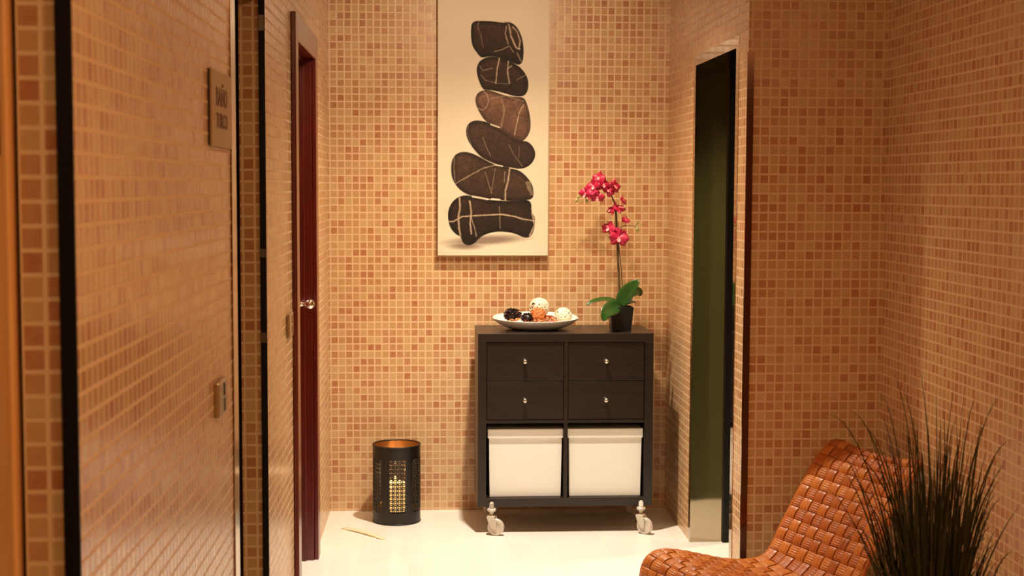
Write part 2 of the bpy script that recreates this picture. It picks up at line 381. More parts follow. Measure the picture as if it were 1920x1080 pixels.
# ---------------------------------------------------------------- painting
def make_print():
    A = lambda x, y: (820+x/4.695, 20+y/4.695)
    B = lambda x, y: (820+x/4.695, 250+y/4.695)
    S1 = [A(*p) for p in ((300,110),(330,90),(370,88),(480,90),(570,103),(600,92),(650,100),(700,140),(740,220),(758,320),(755,400),(745,450),(715,472),(670,455),(600,425),(520,400),(450,398),(400,408),(375,405),(340,360),(305,310),(293,240),(293,150))]
    S2 = [A(*p) for p in ((390,425),(440,400),(520,398),(620,430),(700,470),(740,500),(790,570),(803,640),(790,710),(755,745),(680,745),(600,722),(520,700),(450,690),(400,690),(365,620),(343,540),(345,490),(365,445))]
    S3 = [A(*p) for p in ((400,690),(450,690),(520,712),(600,740),(700,750),(765,752),(800,840),(822,950),(820,1040),(800,1085),(775,1120),(745,1140),(690,1125),(620,1090),(560,1040),(480,990),(420,965),(375,900),(340,830),(330,770),(350,720))]
    S4 = [A(*p) for p in ((260,1000),(300,965),(350,955),(430,968),(500,1000),(580,1040),(650,1080),(700,1120),(750,1135),(800,1140),(850,1190),(870,1260),(840,1330),(780,1375),(710,1385),(620,1370),(540,1350),(460,1320),(380,1280),(310,1200),(265,1130),(248,1060))]
    S5 = [B(*p) for p in ((130,220),(160,175),(220,152),(290,160),(370,195),(440,235),(500,262),(600,285),(720,310),(790,370),(840,440),(855,520),(840,570),(760,585),(640,590),(540,575),(400,565),(300,545),(220,510),(160,450),(125,380),(118,290))]
    S6 = [B(*p) for p in ((200,545),(260,535),(320,550),(440,575),(560,585),(700,588),(830,572),(835,690),(868,730),(862,830),(830,905),(770,915),(700,880),(620,862),(520,858),(430,880),(370,915),(335,960),(280,985),(225,965),(205,900),(170,890),(120,840),(95,770),(92,680),(115,620),(150,575))]
    px0, px1, py0, py1 = 821.0, 1028.5, -50.0, 478.0
    nx, ny = 236, 600
    gx, gy = np.meshgrid(np.linspace(px0, px1, nx), np.linspace(py0, py1, ny))
    rng = np.random.default_rng(4)
    def noise(sc, seed):
        r = np.random.default_rng(seed); h = int((py1-py0)/sc)+3; w_ = int((px1-px0)/sc)+3; g = r.random((h, w_))
        u = (gx-px0)/sc; v = (gy-py0)/sc; i = u.astype(int); j = v.astype(int); fu = u-i; fv = v-j
        fu = fu*fu*(3-2*fu); fv = fv*fv*(3-2*fv)
        return (g[j, i]*(1-fu)+g[j, i+1]*fu)*(1-fv)+(g[j+1, i]*(1-fu)+g[j+1, i+1]*fu)*fv
    fine = .5*noise(2.5, 1)+.3*noise(6, 2)+.2*noise(14, 3); broad = noise(40, 8)
    def smooth_poly(P):
        for _ in range(2):
            Q = []
            for i in range(len(P)):
                a, b_ = P[i], P[(i+1) % len(P)]; Q += [(a[0]*.75+b_[0]*.25, a[1]*.75+b_[1]*.25), (a[0]*.25+b_[0]*.75, a[1]*.25+b_[1]*.75)]
            P = Q
        return P
    def sdf(P):
        d = np.full(gx.shape, 1e9); inside = np.zeros(gx.shape, bool)
        for i in range(len(P)):
            ax, ay = P[i]; bx, by = P[(i+1) % len(P)]; ex, ey = bx-ax, by-ay; wx, wy = gx-ax, gy-ay
            tt = np.clip((wx*ex+wy*ey)/(ex*ex+ey*ey+1e-9), 0, 1); d = np.minimum(d, np.hypot(wx-ex*tt, wy-ey*tt))
            c = ((ay <= gy) != (by <= gy)) & (gx < (bx-ax)*(gy-ay)/(by-ay+1e-12)+ax); inside ^= c
        return np.where(inside, d, -d)
    def seg(pts):
        d = np.full(gx.shape, 1e9)
        for (ax, ay), (bx, by) in zip(pts[:-1], pts[1:]):
            ex, ey = bx-ax, by-ay; wx, wy = gx-ax, gy-ay; tt = np.clip((wx*ex+wy*ey)/(ex*ex+ey*ey+1e-9), 0, 1)
            d = np.minimum(d, np.hypot(wx-ex*tt, wy-ey*tt))
        return d
    bg = np.array((.80, .70, .54)); img = np.ones(gx.shape+(3,))*bg
    img *= (1+.05*(broad-.5)+.02*(fine-.5))[..., None]
    # contact shade printed under the lowest stone
    cx, cy = B(430, 935); q = ((gx-cx)/92)**2+((gy-cy-.06*(cx-gx))/11)**2
    sh = np.clip(1.15-q, 0, 1)**1.3*.75
    cx, cy = B(250, 985); q2 = ((gx-cx)/42)**2+((gy-cy)/9)**2; sh = np.maximum(sh, np.clip(1-q2, 0, 1)*.8)
    img = img*(1-sh[..., None])+np.array((.10, .05, .03))*sh[..., None]
    specs = [(S4, .040, .055), (S3, .17, .12), (S2, .035, .05), (S1, .028, .055), (S6, .018, .03), (S5, .045, .07)]
    veins = {
     0: [([A(272,1000), A(262,1060), B(300,100)], .8, .35), ([B(400,25), B(430,110), B(470,190)], .9, .4), ([B(630,90), B(670,170), B(750,280)], .8, .4), ([B(720,100), B(720,200)], .7, .3)],
     1: [([A(400,695), A(440,735), A(450,790), A(430,840), A(400,868), A(350,850)], 1.0, .65), ([A(760,815), A(720,890), A(700,980), A(680,1080)], 1.2, .8), ([A(560,760), A(590,860), A(560,1020)], 2.2, .3), ([A(450,770), A(600,740), A(760,790)], 1.4, .3)],
     2: [([A(545,405), A(525,500), A(513,630)], 1.5, .95), ([A(622,440), A(615,530), A(632,625)], 1.6, .95), ([A(622,500), A(650,478)], 1.4, .8), ([A(370,480), A(400,520), A(480,500)], 1.2, .4), ([A(380,560), A(420,605), A(520,632), A(640,635)], .7, .5), ([A(700,600), A(740,575), A(770,560)], 1.2, .4)],
     3: [([A(605,130), A(595,200), A(620,290)], 1.5, .75), ([A(625,115), A(645,220), A(690,320), A(720,330)], 2.0, .95), ([A(660,140), A(700,180), A(725,260), A(715,330)], 1.8, .8), ([A(500,355), A(570,335), A(630,305), A(670,360)], .9, .7), ([A(360,90), A(355,150), A(380,210), A(400,320)], .8, .45), ([A(700,365), A(735,440)], 1.6, .5), ([A(570,100), A(640,95)], 1.4, .6)],
     4: [([B(195,560), B(200,650), B(185,730), B(190,820), B(205,900)], 2.2, .85), ([B(285,590), B(300,680), B(290,780), B(300,880)], 2.0, .85), ([B(300,740), B(330,830), B(345,900)], 1.3, .6), ([B(95,770), B(140,770), B(220,725), B(320,718), B(440,712), B(560,705), B(680,722), B(750,745), B(870,765)], 1.6, .95), ([B(548,635), B(555,830)], 1.2, .35), ([B(840,690), B(860,800), B(820,890)], 2.6, .7), ([B(835,580), B(838,700)], 1.6, .8)],
     5: [([B(160,435), B(280,365), B(400,300), B(520,265), B(570,278)], 1.2, .65), ([B(148,190), B(145,300), B(155,420)], .8, .5), ([B(635,310), B(625,400), B(600,500), B(600,585)], 2.2, .8), ([B(595,330), B(590,420)], 1.2, .4), ([B(420,330), B(460,460), B(480,520)], .7, .5), ([B(510,300), B(480,490)], .7, .45), ([B(800,430), B(840,520)], 6, .35)]}
    for i, (P, base, hi) in enumerate(specs):
        P = smooth_poly(P); d = sdf(P); ys = [p[1] for p in P]; y0, y1 = min(ys), max(ys)
        cov = np.clip(d/.9+.5, 0, 1); rel_ = np.clip((gy-y0)/(y1-y0), 0, 1)
        edge = np.clip(d/9, 0, 1)
        lum = base+hi*(1-rel_)**1.3*edge*(.5+.9*fine)+hi*.35*broad*edge
        lum *= .55+.75*fine
        if i == 1: lum *= .75+.5*noise(18, 11)
        lum = lum*(.55+.45*edge)
        c = lum[..., None]*.72*np.array((1.0, .50, .30))
        for pts, wd, al in veins[i]:
            vv = np.clip((wd*(.45+.5*fine)-seg(pts))/1.0+.5, 0, 1)*al*(.65+.5*fine)
            vv = np.clip(vv*.9, 0, 1)[..., None]; c = c*(1-vv)+np.array((.60, .46, .32))*vv
        cov = cov[..., None]; img = img*(1-cov)+c*cov
    # light slivers between stones
    for pts, wd in (([B(310,548), B(380,560), B(445,572)], 1.5), ([B(480,568), B(550,575)], 1.3), ([A(470,992), A(545,1018)], 1.1), ([A(570,722), A(615,730)], .9), ([B(510,268), B(575,280)], .9), ([B(640,295), B(690,302)], .8)):
        v = np.clip(wd-seg(pts)+.5, 0, 1)[..., None]; img = img*(1-v)+bg*1.05*v
    X = .077+(gx-821)/207.0*.519; Z = 1.231+(477.5-gy)*.0025
    n = nx*ny; co = np.stack([X, np.full(X.shape, 0.0), Z], -1).reshape(-1, 3)
    me = bpy.data.meshes.new('printed_picture')
    idx = np.arange(n).reshape(ny, nx); q = np.stack([idx[1:, :-1], idx[1:, 1:], idx[:-1, 1:], idx[:-1, :-1]], -1).reshape(-1, 4)
    me.vertices.add(n); me.vertices.foreach_set('co', co.ravel()); me.loops.add(q.size); me.loops.foreach_set('vertex_index', q.ravel().astype(np.int32))
    me.polygons.add(len(q)); me.polygons.foreach_set('loop_start', (np.arange(len(q))*4).astype(np.int32)); me.update(calc_edges=True)
    a = me.color_attributes.new('ink', 'FLOAT_COLOR', 'POINT'); cc = np.ones((n, 4)); cc[:, :3] = np.clip(img.reshape(-1, 3), 0, 1); a.data.foreach_set('color', cc.ravel().astype(np.float32))
    m = mat('canvas_print', (.8, .7, .6), .65, spec=.3); t = NT(m); at_ = t.n('ShaderNodeVertexColor', layer_name='ink'); t.l(at_.outputs[0], t.b.inputs['Base Color'])
    me.materials.append(m); return me, Z.max()
me, ztop = make_print()
pc = empty('stone_painting', (0, 6.70, 0), label='tall canvas print of six dark stacked stones hanging on the back wall', cat='picture')
o = bpy.data.objects.new('printed_picture', me); COL.objects.link(o); o.parent = pc
b = MB(); b.box((.0765, .0004, 1.2305), (.5970, .046, ztop+.0004)); b.build('canvas_edge', mat('canvas_cloth', (.72, .62, .48), .8), pc)

# ---------------------------------------------------------------- cabinet
CX0, CX1, CY0, CY1, CZ0, CZ1 = .250, 1.038, 6.27, 6.66, .122, .903
cb = empty('wheeled_cabinet', ((CX0+CX1)/2, 6.465, 0), label='black-brown wheeled cabinet with four drawers against the tiled back wall', cat='cabinet')
def cpart(b, name, m, parent=cb, **k):
    b.v = [(v[0]-cb.location.x, v[1]-cb.location.y, v[2]) for v in b.v]; return b.build(name, m, parent, **k)
th = .038
b = MB(); b.box((CX0, CY0, CZ1-th), (CX1, CY1, CZ1)); cpart(b, 'cabinet_top', DARKW, bevel=.0015)
b = MB(); b.box((CX0, CY0, CZ0), (CX1, CY1, CZ0+th)); cpart(b, 'cabinet_bottom', DARKW, bevel=.0015)
for x in (CX0, CX1-th):
    b = MB(); b.box((x, CY0+.0006, CZ0+th), (x+th, CY1, CZ1-th)); cpart(b, 'side_panel', DARKW)
b = MB(); b.box((.6365, CY0+.002, CZ0+th), (.6530, CY1-.02, CZ1-th)); b.box((CX0+th, CY0+.002, .4985), (.6365, CY1-.02, .513)); b.box((.6530, CY0+.002, .4985), (CX1-th, CY1-.02, .513)); cpart(b, 'divider', DARKW)
b = MB(); b.box((CX0+th, CY1-.012, CZ0+th), (CX1-th, CY1-.004, CZ1-th)); cpart(b, 'back_panel', DARKW)
for x0, x1 in ((CX0+th+.002, .6345), (.655, CX1-th-.002)):
    for z0, z1 in ((.6905, CZ1-th-.003), (.5150, .6870)):
        b = MB(); b.box((x0, CY0+.006, z0), (x1, CY0+.30, z1)); dw = cpart(b, 'drawer', DARKW, bevel=.0015)
        b = MB(); c = ((x0+x1)/2-.002, CY0+.006, (z0+z1)/2+.002)
        b.lathe([(.005, 0), (.0045, -.010), (.0085, -.014), (.0105, -.019), (.0095, -.024), (.005, -.027), (0, -.028)], 18, c, 'y', cap=False); cpart(b, 'knob', NICKEL, dw, smooth=60, )
def caster(x, y, rz):
    b = MB(); b.sphere((0, 0, .140), .0105, 14, 8); b.lathe([(.0105, .118), (.0105, .140)], 14); b.lathe([(.018, .108), (.020, .110), (.020, .117), (.017, .120)], 20)
    b.lathe([(.010, .092), (.010, .108)], 14)
    c, s_ = cos(rz), sin(rz)
    def tr(b): b.v = [(v[0]*c-v[1]*s_+x, v[0]*s_+v[1]*c+y, v[2]) for v in b.v]; return b
    root = cpart(tr(b), 'caster', PLASTIC, smooth=40)
    b = MB(); b.lathe([(.0, .094), (.017, .094), (.019, .089), (.017, .083), (.0, .083)], 22); cpart(tr(b), 'swivel_ring', CHROME, root, smooth=40)
    b = MB()
    for sy in (-.0155, .0155):   # fork cheeks
        y0, y1 = sy-.0022, sy+.0022
        P = [(-.019, .086), (.016, .086), (.026, .060), (.026, .034), (.014, .028), (.004, .036), (-.012, .062)]
        b.add([(p[0], y0, p[1]) for p in P]+[(p[0], y1, p[1]) for p in P], [tuple(range(7)), tuple(range(13, 6, -1))]+[(i, (i+1) % 7, 7+(i+1) % 7, 7+i) for i in range(7)])
    b.box((-.019, -.0155, .078), (.016, .0155, .086)); cpart(tr(b), 'fork', PLASTIC, root, bevel=.001)
    b = MB(); b.lathe([(0, -.009), (.024, -.009), (.026, -.011), (.0345, -.011), (.0375, -.007), (.0375, .007), (.0345, .011), (.026, .011), (.024, .009), (0, .009)], 32, (.020, 0, .0375), 'y'); cpart(tr(b), 'wheel', PLASTIC, root, smooth=35)
caster(.312, 6.247, radians(-20)); caster(.985, 6.247, radians(-38)); caster(.31, 6.615, .4); caster(.985, 6.615, 1.2)
for x0, x1, lab in ((.299, .6325, 'cream lidded storage box in the lower left cubby of the dark cabinet'), (.6585, .9945, 'cream lidded storage box in the lower right cubby of the dark cabinet')):
    e = empty('storage_box', ((x0+x1)/2, 6.44, .1605), label=lab, cat='box', group='cream boxes in the cabinet')
    hw = (x1-x0)/2
    b = MB(); b.hexa([(-hw+.006, -.142, 0), (hw-.006, -.142, 0), (hw-.006, .15, 0), (-hw+.006, .15, 0), (-hw+.002, -.146, .28), (hw-.002, -.146, .28), (hw-.002, .15, .28), (-hw+.002, .15, .28)]); b.build('box_body', WHITEB, e, bevel=.002)
    b = MB(); b.box((-hw-.004, -.153, .268), (hw+.0025, .156, .310)); b.build('box_lid', WHITEB, e, bevel=.003)

# ---------------------------------------------------------------- plate with decorations
TZ = CZ1
pl = empty('ceramic_dish', (.522, 6.47, TZ), label='white ceramic dish of dried decorations on the dark cabinet', cat='dish')
def rimz(a):    # rim rises to the back
    return .046 + .022*max(0, sin(a)) + .008*abs(cos(a))**3
P = []
N_ = 72
for i in range(N_):
    a = 2*pi*i/N_; ca, sa = cos(a), sin(a)
    R = 1/((abs(ca)/.196)**2.2+(abs(sa)/.150)**2.2)**(1/2.2)
    row = []
    for f_, zf in ((0, .010), (.35, .010), (.55, .013), (.75, .32), (.9, .68), (1, 1.0), (1.01, .97), (1.0, .86), (.85, .45), (.65, .12), (.5, .0), (.45, .0), (0, .0)):
        z = rimz(a)*zf if zf > .02 else zf
        if f_ in (.0, .35, .55): z = .008 if zf else 0
        row.append((R*f_*ca, R*f_*sa, z))
    P.append(row)
b = MB(); b.grid(P, closed_u=True); b.build('dish_body', CERAM, pl, smooth=60)
def on_dish(px, py, Y): return at(px, py, Y)
def wound_ball(name, c, r, m, n, wid, seed, label):
    rn = random.Random(seed); b = MB(); b.sphere((0, 0, 0), r*.74, 20, 12, mi=1)
    for k in range(n):
        ax = Vector((rn.gauss(0, 1), rn.gauss(0, 1), rn.gauss(0, 1))).normalized(); u = ax.orthogonal().normalized(); v = ax.cross(u); off = rn.uniform(-.45, .45); rr = sqrt(1-off*off)
        ph = rn.uniform(0, 6); wv = rn.uniform(.0, .08)
        b.tube([(u*cos(g)*rr+v*sin(g)*rr+ax*(off+wv*sin(3*g+ph)))*r*.96 for g in [2*pi*i/30 for i in range(30)]], wid, 5, closed=True, flat=.6)
    o = b.build(name, [m, CORE], smooth=60, fix=False); o.location = c; return tag(o, label=label, cat='decorative ball')
wound_ball('rattan_ball', at(1011, 577, 6.53), .047, CREAMR, 24, .0036, 1, 'largest cream wound rattan ball at the back of the white dish')
wound_ball('rattan_ball', at(1056, 593, 6.46), .040, CREAMR, 40, .0036, 2, 'smaller cream rattan ball at the right end of the white dish')
wound_ball('rattan_ball', at(1009, 592, 6.42), .035, BROWNR, 40, .0036, 3, 'brown rattan ball in the middle of the white dish')
def cone(c, r, seed, label):
    rn = random.Random(seed); b = MB(); b.sphere((0, 0, 0), r*.7, 14, 8, (1.15, 1, .85))
    for k in range(90):
        zz = 1-2*(k+.5)/90; a = k*2.39996; d = Vector((sqrt(1-zz*zz)*cos(a), sqrt(1-zz*zz)*sin(a), zz)); u = d.orthogonal().normalized(); v = d.cross(u)
        q = rn.uniform(0, 6); u, v = u*cos(q)+v*sin(q), v*cos(q)-u*sin(q); p = Vector((d.x*1.15, d.y, d.z*.85))*r
        b.add([p*.62-v*r*.16, p*.66+u*r*.22, p*(1.0+rn.uniform(-.08, .1))+u*r*.1, p*1.04-u*r*.1, p*.66-u*r*.22], [(0, 1, 2, 3, 4)])
    o = b.build('pine_cone', CONEM, fix=False); o.location = c; return tag(o, label=label, cat='pine cone', group='dark cones in the dish')
cone(at(961, 590, 6.45), .036, 5, 'larger dark pine cone at the left of the white dish')
cone(at(989, 596, 6.41), .028, 6, 'smaller dark pine cone between the left cone and the brown ball')
BALLS = [(at(1011, 577, 6.53), .047), (at(1056, 593, 6.46), .040), (at(1009, 592, 6.42), .035), (at(961, 590, 6.45), .038), (at(989, 596, 6.41), .030)]
rn = random.Random(9); b = MB()
for k in range(520):
    a = rn.uniform(0, 6.283); q = sqrt(rn.random()); x = .122*q*cos(a)-.016; y = .082*q*sin(a)-.020
    zb = .036+.026*(1-q*q)+rn.uniform(0, .012); s_ = rn.uniform(.006, .013)
    if any((Vector((x+.522, y+6.47, zb+TZ))-c_).length < r_+s_*.7 for c_, r_ in BALLS): continue
    n_ = Vector((rn.gauss(0, .6), rn.gauss(0, .6), 1)).normalized(); u = n_.orthogonal().normalized(); v = n_.cross(u); c = Vector((x, y, zb))
    b.add([c-u*s_, c-v*s_*.6+n_*.002, c+u*s_, c+v*s_*.7+n_*.003, c+n_*.004], [(0, 1, 4), (1, 2, 4), (2, 3, 4), (3, 0, 4)])
o = b.build('potpourri', CHIPS, fix=False); o.location = (.522, 6.47, TZ); tag(o, label='red and orange potpourri chips heaped in the white dish', cat='potpourri', kind='stuff')

# ---------------------------------------------------------------- orchid
oc = empty('potted_orchid', (.905, 6.40, TZ), label='magenta orchid in a small black pot on the dark cabinet', cat='plant')
def opart(b, name, m, parent=oc, **k):
    b.v = [(v[0]-oc.location.x, v[1]-oc.location.y, v[2]-TZ) for v in b.v]; return b.build(name, m, parent, **k)
def sq(h, x, y, z): return [(x-h, y-h, z), (x+h, y-h, z), (x+h, y+h, z), (x-h, y+h, z)]
b = MB(); vs = sq(.043, .905, 6.40, TZ+.0003)+sq(.054, .905, 6.40, TZ+.110)+sq(.0505, .905, 6.40, TZ+.110)+sq(.049, .905, 6.40, TZ+.095)
fs = [(3, 2, 1, 0)]
for L in range(3):
    for i in range(4): j = (i+1) % 4; fs.append((L*4+i, L*4+j, L*4+4+j, L*4+4+i))
b.add(vs, fs); opart(b, 'pot', POTM, bevel=.002)
b = MB(); b.add(sq(.0488, .905, 6.40, TZ+.093)+sq(.0488, .905, 6.40, TZ+.098), [(0, 3, 2, 1), (4, 5, 6, 7), (0, 1, 5, 4), (1, 2, 6, 5), (2, 3, 7, 6), (3, 0, 4, 7)]); opart(b, 'soil', SOIL)
def leaf_mesh(pts, width, tiltv, name='leaf', parent=oc, m=GREENL, fold=.25, n=14):
    # pts control polyline -> smooth; width profile lens
    pts = [Vector(p) for p in pts]
    def cr(t):
        k = t*(len(pts)-1); i = min(int(k), len(pts)-2); f = k-i
        p0 = pts[max(i-1, 0)]; p1 = pts[i]; p2 = pts[i+1]; p3 = pts[min(i+2, len(pts)-1)]
        return .5*((2*p1)+(p2-p0)*f+(2*p0-5*p1+4*p2-p3)*f*f+(3*p1-p0-3*p2+p3)*f**3)
    P = []
    for i in range(n+1):
        t = i/n; c = cr(t); d = (cr(min(t+.02, 1))-cr(max(t-.02, 0))).normalized(); s_ = d.cross(Vector(tiltv)).normalized(); nn = s_.cross(d)
        wv = width*(max(0, sin(pi*min(1, t**.75*.97+.02))))**.7*(1 if t < .98 else .4)
        P.append([c+s_*wv*x+nn*abs(x)*wv*fold for x in (-1, -.6, 0, .6, 1)])
    b = MB(); b.grid(P); return opart(b, name, m, parent, smooth=80, solid=.0022)
leaf_mesh([at(1163, 572, 6.39), at(1150, 563, 6.38), at(1128, 562, 6.36), at(1110, 566, 6.34), at(1100, 573, 6.33)], .016, (0, -.5, 1))
leaf_mesh([at(1163, 573, 6.38), at(1150, 577, 6.33), at(1136, 586, 6.29), at(1131, 602, 6.27)], .035, (.35, -1, .5))
leaf_mesh([at(1163, 573, 6.39), at(1172, 556, 6.38), at(1184, 540, 6.36), at(1198, 525, 6.35)], .037, (-.3, -1, .35))
leaf_mesh([at(1163, 572, 6.40), at(1180, 566, 6.43), at(1193, 568, 6.46)], .022, (0, -.5, 1))
leaf_mesh([at(1163, 572, 6.40), at(1178, 552, 6.42), at(1198, 546, 6.44), at(1200, 555, 6.46)], .022, (0, -1, .5))
leaf_mesh([at(1163, 572, 6.40), at(1148, 568, 6.44), at(1138, 573, 6.47)], .020, (0, -.5, 1))
b = MB(); st = [at(1164, 580, 6.40), at(1161, 540, 6.40), at(1159, 490, 6.40), at(1157, 440, 6.39), at(1155, 400, 6.38), at(1152, 380, 6.37), at(1146, 366, 6.36), at(1136, 355, 6.35), at(1120, 352, 6.34), at(1104, 360, 6.33), at(1093, 368, 6.32)]
b.tube(st, [.0065, .006, .0055, .0055, .005, .004, .003, .0025, .002, .002, .0015], 8); opart(b, 'stem', STEMM, smooth=60)
b = MB(); b.tube([at(1169, 575, 6.42), at(1165, 510, 6.41), at(1160, 455, 6.40)], .002, 6); opart(b, 'support_stick', STEMM); b = MB(); b.tube([at(1157, 433, 6.39), at(1166, 425, 6.38), at(1176, 423, 6.37), at(1190, 424, 6.36), at(1197, 418, 6.36)], .0016, 6)
b.tube([at(1188, 424, 6.36), at(1194, 429, 6.36)], .0012, 5); b.tube([at(1173, 424, 6.37), at(1172, 416, 6.37)], .0012, 5); opart(b, 'side_twig', STEMM, smooth=60); b = MB(); b.tube([at(1094, 368, 6.32), at(1086, 370, 6.32), at(1081, 377, 6.32)], .0012, 5); b.tube([at(1096, 368, 6.32), at(1100, 376, 6.32)], .0012, 5)
opart(b, 'side_twig', STEMM, smooth=60)
for x, y, r in ((1195, 430, .0075), (1196, 415, .0045), (1203, 421, .0035), (1081, 376, .006), (1084, 369, .0045), (1100, 377, .0065), (1090, 378, .004)):
    b = MB(); p = at(x, y, 6.33 if x < 1150 else 6.36); b.sphere(p, r, 12, 8, (1, .9, 1.2)); opart(b, 'bud', BUD, smooth=60)
def flower(px, py, Y, r, face, roll, seed):
    rn = random.Random(seed); C = at(px, py, Y); f_ = Vector(face).normalized(); u = f_.cross(Vector((0, 0, 1))).normalized(); v = u.cross(f_).normalized()
    u, v = u*cos(roll)+v*sin(roll), v*cos(roll)-u*sin(roll)
    b = MB()
    # three narrow sepals, two broad petals
    for ang, ln, wd, back in ((90, 1.0, .36, -.02), (215, .95, .34, -.02), (325, .95, .34, -.02), (10, 1.0, .55, .05), (170, 1.0, .55, .05)):
        a = radians(ang+rn.uniform(-8, 8)); d = u*cos(a)+v*sin(a); s_ = f_.cross(d); P = []; cup = rn.uniform(-.1, .35)
        for i in range(9):
            t = i/8; wv = wd*r*(sin(pi*min(1, .08+t*.90))**.65); c = C+d*r*ln*t*1.0+f_*(r*(back+cup*t*t))
            P.append([c+s_*wv*x+f_*r*(.10*(1-abs(x)) - .12*abs(x)) for x in (-1, -.5, 0, .5, 1)])
        b.grid(P)
    fl = opart(b, 'flower', PETAL, smooth=80, solid=.0008)
    b = MB(); P = []
    for i in range(8):
        t = i/7; wv = r*.20*sin(pi*(.15+t*.8)); c = C+f_*r*(.15+.25*t)-v*r*(.42*t-.02); P.append([c+u*wv*x+f_*r*.12*abs(x) for x in (-1, -.4, .4, 1)])
    b.grid(P); b.sphere(C+f_*r*.16+v*r*.05, r*.11, 10, 6); opart(b, 'lip', LIP, fl, smooth=80, solid=.0008)
for i, fl in enumerate([(1123, 334, 6.34, .026, (-.3, -1, .3), 0.1), (1131, 347, 6.33, .030, (.3, -1, .1), .3), (1113, 350, 6.33, .030, (-.5, -1, 0), -.2), (1099, 364, 6.31, .030, (-.9, -.7, -.3), .2),
        (1120, 370, 6.31, .028, (-.1, -1, -.5), .1), (1108, 361, 6.32, .026, (-.5, -.6, .7), .4), (1151, 350, 6.34, .030, (.7, -.8, .2), 0.2), (1141, 358, 6.34, .024, (.1, -1, .3), .8),
        (1161, 391, 6.36, .030, (.5, -.5, .8), -.2), (1168, 376, 6.36, .018, (.9, -.6, .3), .3), (1146, 395, 6.37, .022, (-.8, -.5, .3), .3), (1142, 429, 6.36, .030, (-.6, -1, .2), .2), (1160, 447, 6.34, .038, (0, -1, .05), .15),
        (1154, 437, 6.36, .024, (-.2, -1, .3), .5), (1173, 413, 6.36, .017, (.3, -1, .6), .5), (1170, 440, 6.35, .020, (.7, -1, .0), .7)]): flower(fl[0], fl[1], fl[2], fl[3]*1.2, fl[4], fl[5], i)

# ---------------------------------------------------------------- lantern
LX, LY, LR, LH = -.1165, 6.545, .1095, .362
lt = empty('candle_lantern', (LX, LY, 0), label='black perforated metal candle lantern on the floor by the back wall', cat='lantern')
NP = 6; PWID = radians(40); PC0 = -pi/2+radians(3)      # centre of the panel facing the corridor
ZP0, ZP1 = .062, .302
def shell(R, n=180, zs=60):
    b = MB(); vs = []; fs = []
    Zs = [LH*i/zs for i in range(zs+1)]
    for i in range(n):
        a = 2*pi*i/n
        for z in Zs: vs.append((R*cos(a), R*sin(a), z))
    for i in range(n):
        a = 2*pi*(i+.5)/n; rel_ = (a-PC0+pi/NP) % (2*pi/NP) - pi/NP
        for j in range(zs):
            z = LH*(j+.5)/zs; hw = PWID/2
            if abs(rel_) < hw and ZP0 < z < ZP1:
                dz = min(z-ZP0, ZP1-z)/.012; dx = (hw-abs(rel_))*R/.012
                if dz >= 1 or dx >= 1 or (1-dz)**2+(1-dx)**2 < 1: continue
            k = (i+1) % n; m = zs+1; fs.append((i*m+j, k*m+j, k*m+j+1, i*m+j+1))
    b.add(vs, fs); return b
shell(LR).build('drum', BLACKM, lt, smooth=40, solid=.0016)
shell(LR-.0022).build('lining', COPPER, lt, smooth=40, solid=.0006)
b = MB()
for z in (.0025, LH-.002):
    b = MB(); b.tube([(LR*cos(a), LR*sin(a), z) for a in [2*pi*i/64 for i in range(64)]], .0035, 8, closed=True); b.build('rim', BLACKM, lt, smooth=60)
b = MB(); b.lathe([(0, .002), (LR-.003, .002), (LR-.003, .006), (0, .006)], 64); b.build('base_plate', BLACKM, lt)
cell = .0195; rr = cell*.70
def lattice(pc_):
    b = MB(); nz = int((ZP1-ZP0)/cell); hwid = PWID/2*LR; nxl = int(2*hwid/cell)
    for i in range(nxl+1):
        for j in range(nz+1):
            u0 = (i-nxl/2)*cell; z0 = (ZP0+ZP1)/2+(j-nz/2)*cell
            for cyc in range(1):
                pts = []
                for g in range(20):
                    a = 2*pi*g/20; u = u0+rr*cos(a); z = z0+rr*sin(a); u = max(-hwid, min(hwid, u)); z = max(ZP0, min(ZP1, z))
                    th_ = pc_+u/LR; pts.append(((LR)*cos(th_), (LR)*sin(th_), z))
                b.tube(pts, .0021, 5, closed=True)
    return b
for k in range(NP): lattice(PC0+k*2*pi/NP).build('lattice_panel', BLACKM, lt)
cn = empty('pillar_candle', (LX-.006, LY, .006), label='glowing cream pillar candle inside the black lantern', cat='candle')
b = MB(); b.lathe([(0, 0), (.044, 0), (.046, .004), (.046, .172), (.042, .178), (.02, .172), (0, .170)], 36); b.build('wax', WAX, cn, smooth=50)
b = MB(); b.tube([(0, 0, .168), (0, 0, .186)], .0012, 6); b.build('wick', BLACKM, cn)
b = MB(); b.lathe([(0, .184), (.004, .189), (.005, .194), (.0025, .203), (0, .209)], 14); b.build('flame', FLAME, cn, smooth=60)
d = bpy.data.lights.new('candle_glow', 'POINT'); d.energy = .3; d.color = (1, .6, .28); d.shadow_soft_size = .006
o = bpy.data.objects.new('candle_glow', d); COL.objects.link(o); o.location = (LX-.006, LY, .240)

# pale wooden sliver on the floor
b = MB(); P = []
for i in range(15):
    t = i/14; x = -.350+(.182)*t; y = 6.40-.215*t+.01*sin(pi*t); wd = .017*(1-.5*t)+.002; n_ = Vector((.76, .64, 0))
    P.append([Vector((x, y, .0035+.004*sin(pi*t)))+n_*wd*s_-Vector((0, 0, .002))*(s_*s_) for s_ in (-1, -.3, .3, 1)])
b.grid(P); o = b.build('wooden_strip', mat('pale_strip', (.90, .74, .48), .5), smooth=60, solid=.004); tag(o, label='thin pale wooden strip lying on the floor in front of the lantern', cat='strip')

